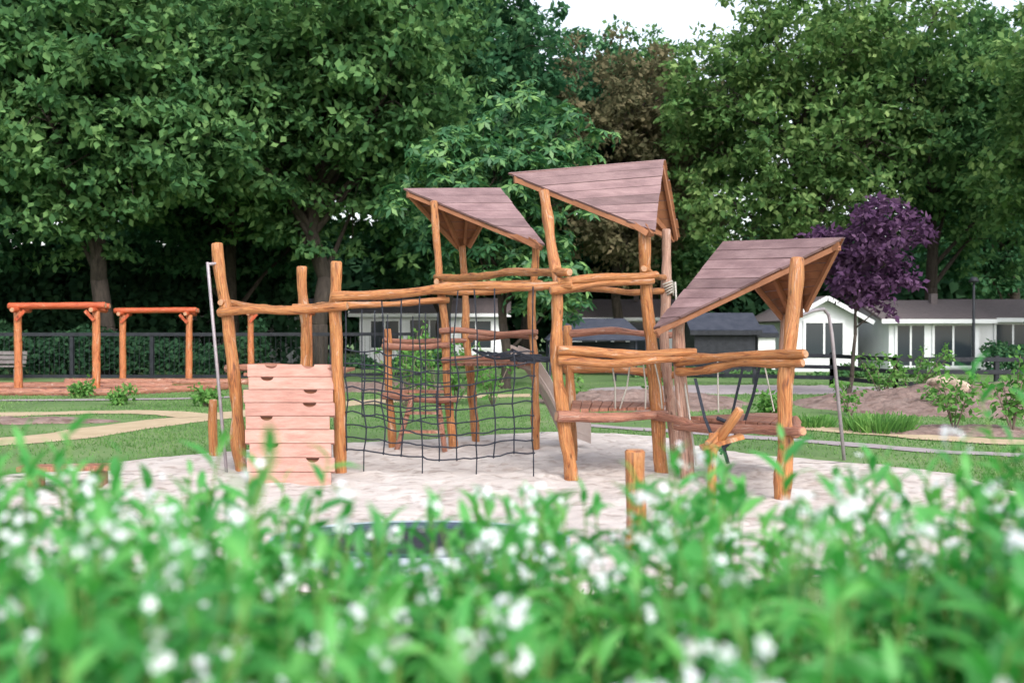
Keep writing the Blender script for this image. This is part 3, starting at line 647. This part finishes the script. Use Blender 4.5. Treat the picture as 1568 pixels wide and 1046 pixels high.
def bungalow(name, x0, x1, y0, dep, wh, rh, wall='white', axis='x', wins=(), roofm='tile', ov=.45):
    e = empty(name); b = MB(wall); b.box(((x0 + x1) / 2, y0 + dep / 2, wh / 2), (x1 - x0, dep, wh))
    if axis == 'x':
        ym = y0 + dep / 2
        for x in (x0, x1 - .1): b.prism([(x, y0, wh), (x, y0 + dep, wh), (x, ym, rh - .05)], [(x + .1, y0, wh), (x + .1, y0 + dep, wh), (x + .1, ym, rh - .05)])
    else:
        xm = (x0 + x1) / 2
        for y in (y0, y0 + dep - .1): b.prism([(x0, y, wh), (x1, y, wh), (xm, y, rh - .05)], [(x0, y + .1, wh), (x1, y + .1, wh), (xm, y + .1, rh - .05)])
    b.done('walls', e)
    r = MB(roofm); f = MB('white' if roofm == 'tile' else 'black')
    if axis == 'x':
        k = (rh - wh) / (dep / 2); zl = wh - ov * k
        r.slab([(x0 - ov, y0 - ov, zl + .08), (x1 + ov, y0 - ov, zl + .08), (x1 + ov, ym, rh + .08), (x0 - ov, ym, rh + .08)], .1)
        r.slab([(x0 - ov, y0 + dep + ov, zl + .08), (x1 + ov, y0 + dep + ov, zl + .08), (x1 + ov, ym + .004, rh + .08), (x0 - ov, ym + .004, rh + .08)], .1)
        f.box(((x0 + x1) / 2, y0 - ov - .02, zl - .02), (x1 - x0 + 2 * ov, .04, .16))
        if dep > 3: r.box(((x0 + x1) / 2 + .8, ym - .5, rh + .12), (.25, .25, .4))
    else:
        k = (rh - wh) / ((x1 - x0) / 2); zl = wh - ov * k
        r.slab([(x0 - ov, y0 - ov, zl + .08), (x0 - ov, y0 + dep + ov, zl + .08), (xm, y0 + dep + ov, rh + .08), (xm, y0 - ov, rh + .08)], .1)
        r.slab([(x1 + ov, y0 - ov, zl + .08), (x1 + ov, y0 + dep + ov, zl + .08), (xm + .004, y0 + dep + ov, rh + .08), (xm + .004, y0 - ov, rh + .08)], .1)
        for s in (x0 - ov, x1 + ov): f.beam((s, y0 - ov - .03, zl), (xm, y0 - ov - .03, rh), .04, .16)
    r.done('roof', e); f.done('fascia', e)
    w = MB('white', 'glass')
    for (wx, ww, zb, zt) in wins:
        w.box((wx, y0 - .02, (zb + zt) / 2), (ww - .1, .04, zt - zb - .1), m=1)
        for s in (-1, 1): w.box((wx + s * ww / 2, y0 - .035, (zb + zt) / 2), (.09, .07, zt - zb + .09))
        w.box((wx, y0 - .033, zb), (ww - .09, .066, .09)); w.box((wx, y0 - .033, zt), (ww - .09, .066, .09)); w.box((wx, y0 - .03, (zb + zt) / 2), (.07, .06, zt - zb - .09))
    w.done('windows', e)
bungalow('white_bungalow', -16.5, -10.5, 48, 6, 2.3, 3.1, 'white', 'x', ((-15, 1.6, .8, 2), (-12.6, 1.8, .15, 2.05)))
bungalow('white_bungalow', -7.2, -.5, 47, 6, 2.4, 3.1, 'white', 'x', ((-6, 1.4, .7, 2.05), (-3.9, 1.9, .1, 2.1), (-1.7, 1.5, .7, 2.05)))
bungalow('white_bungalow', 3.0, 9.0, 52, 6, 2.3, 3.2, 'white', 'x', ((4.4, 1.6, .8, 2), (7, 1.8, .15, 2.05)))
bungalow('white_bungalow', 10.6, 13.2, 38, 5, 2.1, 2.8, 'white', 'y', ((11.9, 1.5, .6, 1.9),))
bungalow('white_bungalow', 14.2, 17.6, 37.5, 5, 2.05, 2.7, 'white', 'x', ((15.0, 1.1, .2, 1.8), (16.6, 1.5, .2, 1.8)))
bungalow('white_bungalow', 18.2, 24, 39, 6, 2.1, 2.8, 'white', 'x', ((19.6, 1.4, .7, 1.85), (22, 1.8, .15, 1.9)))
bungalow('garden_shed', 6.6, 8.8, 36, 2.4, 1.6, 2.15, 'black', 'x', (), 'slate', .2)
bungalow('garden_shed', 8.98, 9.6, 36.3, 1.2, 1.45, 1.7, 'white', 'x', (), 'slate', .1)
e = empty('dark_canopy_tent'); b = MB('slate')
x0, x1, y0, y1 = 1.2, 4.7, 34, 37
b.slab([(x0, y0, 1.25), (x1, y0, 1.25), (x1 - .7, 35.5, 2.0), (x0 + .7, 35.5, 2.0)], .04); b.slab([(x0, y1, 1.25), (x1, y1, 1.25), (x1 - .7, 35.504, 2.0), (x0 + .7, 35.504, 2.0)], .04)
b.slab([(x0 - .003, y0, 1.25), (x0 - .003, y1, 1.25), (x0 + .697, 35.5, 2.0)], .04); b.slab([(x1 + .003, y0, 1.25), (x1 + .003, y1, 1.25), (x1 - .697, 35.5, 2.0)], .04)
for x in (x0 + .1, x1 - .1):
    for y in (y0 + .1, y1 - .1): b.box((x, y, .6), (.07, .07, 1.2))
b.box(((x0 + x1) / 2, y1 - .3, .6), (x1 - x0 - .4, .03, 1.1)); b.done('canopy', e)

# ------------------------------------------------------------------ trees
TA = tree_data('oak', 11, 17, 6.4, 3.2, 32, 36, 66, .31, .36, M['leafA'], cr=.11)
TB = tree_data('beech', 12, 18, 6.2, 2.4, 32, 36, 62, .32, .33, M['leafB'], cr=.11)
TC = tree_data('maple', 13, 16, 6.0, 4.0, 24, 34, 40, .30, .30, M['leafC'], cr=.10)
CH = tree_data('chestnut', 14, 8.9, 3.0, 1.3, 26, 18, 9, .28, .15, M['leafN'], palm=True, cr=.15)
PL = tree_data('plum', 15, 4.6, 1.35, 2.0, 14, 13, 30, .16, .055, M['leafP'], lean=(.45, .2), cr=.2)
place_tree('oak_tree', TA, -7.4, 38, 1.05, .4)
place_tree('chestnut_tree', CH, -.2, 27, 1.0, .3)
place_tree('plum_tree', PL, 7.7, 22.8, 1.0, 0)
L_ = [('oak_tree', TA, -14.2, 34.5, .98, 2.2, None), ('beech_tree', TB, -20.5, 35, 1.05, 1.1, None), ('beech_tree', TB, -12.5, 43.5, 1.1, 3, None),
      ('oak_tree', TA, -27, 43, 1.1, 4, 'leafB'), ('beech_tree', TB, -3.0, 45, 1.05, 5, None),
      ('oak_tree', TA, .8, 56, 1.12, .5, 'leafB'), ('beech_tree', TB, -17, 56, 1.25, .7, None),
      ('maple_tree', TC, 5.4, 50, .98, 2, 'leafR'), ('maple_tree', TC, 12.4, 43.5, 1.04, .9, None), ('maple_tree', TC, 19.2, 45.5, 1.08, 3.4, 'leafA'),
      ('oak_tree', TA, 21.6, 33.5, .88, 5.3, 'leafC'), ('beech_tree', TB, 8.8, 61, 1.06, 1.7, 'leafA'),
      ('beech_tree', TB, 28, 56, 1.0, 3.8, None)]
for nme, d, x, y, s, r, mt in L_: place_tree(nme, d, x, y, s, r, mt)
leafbank('distant_tree_line', -60, 60, 66, 74, 10.5, 46000, .95, 'leafH', 4, lump=.18)
leafbank('garden_hedge', -30, -8.5, 33, 35, 2.0, 24000, .18, 'leafH', 5)
leafbank('garden_hedge', 17, 26, 35, 36.2, 1.2, 9000, .16, 'leafB', 6)
leafbank('garden_hedge', -9, 1, 41, 42.5, 1.1, 10000, .16, 'leafB', 7, lump=.6)
leafbank('garden_hedge', 4, 14, 33, 34, .6, 6000, .14, 'leafA', 8, lump=.6)
leafbank('garden_hedge', -44, -10, 46, 49, 7.5, 26000, .45, 'leafH', 9)

# ------------------------------------------------------------------ flowering shrub in front
rng = np.random.default_rng(77)
e = empty('white_flowering_shrub')
ns = 1150
sx = rng.uniform(-2.2, 2.2, ns); sy = rng.uniform(.85, 2.45, ns)
hh = 1.15 + .11 * np.clip(np.abs(sx) / 1.2, 0, 1.6) ** 1.4 + .04 * np.sin(sx * 5 + sy * 3) + .035 * np.sin(sx * 13 + 2) + rng.normal(size=ns) * .045
hh -= .045 * np.exp(-((sx + .22) / .26) ** 2) * np.clip(sy - 1.2, 0, 1)
tall = rng.random(ns) < .07; hh[tall] += rng.uniform(.03, .12, tall.sum())
near = np.clip((1.35 - sy) / .5, 0, 1); hh -= near * .10
tilt = rng.normal(size=(ns, 2)) * .10
b = MB('stem'); Os = []; Ds = []; Ns = []; Sz = []
for i in range(ns):
    top = np.array([sx[i] + tilt[i, 0], sy[i] + tilt[i, 1], hh[i]]); base = np.array([sx[i] - tilt[i, 0], sy[i] - tilt[i, 1], 0.0])
    low = top + (base - top) * .55
    b.tube([tuple(base), tuple(low), tuple(top)], .005, .002, 4)
    ax = nrm(top - base); k = 16; ph = rng.uniform(0, 6.28)
    for j in range(k):
        t = (j / k) ** 1.1 * .46; p = top + (base - top) * t
        a = ph + j * 2.4; out = np.array([math.cos(a), math.sin(a), 0]); upk = 1.4 - 1.4 * min(1, j / 5) + rng.normal() * .35
        Os.append(p); Ds.append(out + np.array([0, 0, upk])); Ns.append(np.array([0, 0, 1.0]) - out * .6 * upk + rng.normal(size=3) * .3); Sz.append((.045 + .065 * min(1, (j + 1) / 5)) * rng.uniform(.65, 1.4))
b.done('stems', e)
R = frames(np.array(Ds), np.array(Ns), np.array(Sz), np.array(Sz) * 1.0)
V, F = inst(LEAF, LF, R, np.array(Os)); link('leaves', npmesh('leaves', V, F, M['leafF'], True), e)
pet = []; PFc = []
for k in range(5):
    a = 2 * math.pi * k / 5; c, s = math.cos(a), math.sin(a); o = len(pet)
    for (r, w, z) in ((.08, .05, 0), (.6, .33, .10), (1, .16, .22), (1, -.16, .22), (.6, -.33, .10), (.08, -.05, 0)): pet.append((c * r - s * w, s * r + c * w, z))
    PFc += [[o, o + 1, o + 4, o + 5], [o + 1, o + 2, o + 3, o + 4]]
PET = np.array(pet); PFc = np.array(PFc)
Of = []; Nf = []; Sf = []
idx = rng.permutation(ns)[:640]
for i in idx:
    if sy[i] > 2.0 and rng.random() < .65: continue
    top = np.array([sx[i] + tilt[i, 0], sy[i] + tilt[i, 1], hh[i] + .045 - .05 * rng.random()]); m = rng.integers(3, 12); sp = rng.uniform(.018, .042)
    for j in range(m):
        d = nrm(rng.normal(size=3) + np.array([0, -.3, .6])); Of.append(top + d * sp * rng.uniform(.4, 1.2)); Nf.append(d); Sf.append(rng.uniform(.006, .0115))
Of = np.array(Of); Nf = np.array(Nf); Sf = np.array(Sf)
R = frames(np.cross(Nf, rng.normal(size=Nf.shape)), Nf, Sf)
V, F = inst(PET, PFc, R, Of); link('flowers', npmesh('flowers', V, F, M['petal']), e)
oc = np.array([[1, 0, 0], [0, 1, 0], [-1, 0, 0], [0, -1, 0], [0, 0, 1], [0, 0, -1]]) * .22; of = np.array([[0, 1, 4], [1, 2, 4], [2, 3, 4], [3, 0, 4], [1, 0, 5], [2, 1, 5], [3, 2, 5], [0, 3, 5]])
V, F = inst(oc, of, R, Of); link('flower_centres', npmesh('flower_centres', V, F, M['pistil']), e)

# ------------------------------------------------------------------ light, world, camera
EL = math.radians(42); az = math.radians(160)
W = bpy.data.worlds.new('World'); S.world = W; W.use_nodes = True; nt = W.node_tree; N = nt.nodes; L = nt.links
bg = N['Background']; sky = N.new('ShaderNodeTexSky'); sky.sky_type = 'NISHITA'; sky.sun_disc = False
sky.sun_elevation = EL; sky.sun_rotation = az; sky.dust_density = 3; sky.air_density = 1.2
hs = N.new('ShaderNodeHueSaturation'); hs.inputs['Saturation'].default_value = .42; hs.inputs['Value'].default_value = 2.3
L.new(sky.outputs[0], hs.inputs['Color']); L.new(hs.outputs[0], bg.inputs[0]); bg.inputs[1].default_value = .15
sd = bpy.data.lights.new('sun', 'SUN'); sd.energy = 1.4; sd.angle = math.radians(16); sd.color = (1, .98, .94)
so = bpy.data.objects.new('sun', sd); COL.objects.link(so)
d = Vector((math.sin(az) * math.cos(EL), math.cos(az) * math.cos(EL), math.sin(EL)))
so.rotation_euler = d.to_track_quat('Z', 'Y').to_euler(); so.location = (0, 0, 30)
cam = bpy.data.cameras.new('camera'); cam.lens = 35; cam.sensor_width = 36; cam.clip_end = 1500; cam.clip_start = .05
cam.dof.use_dof = True; cam.dof.focus_distance = 12.0; cam.dof.aperture_fstop = 1.8
co = bpy.data.objects.new('camera', cam); COL.objects.link(co); co.location = (0, 0, 1.6); co.rotation_euler = (math.radians(90 - .68), 0, 0)
S.camera = co
S.view_settings.view_transform = 'Standard'; S.view_settings.look = 'None'; S.view_settings.exposure = 0
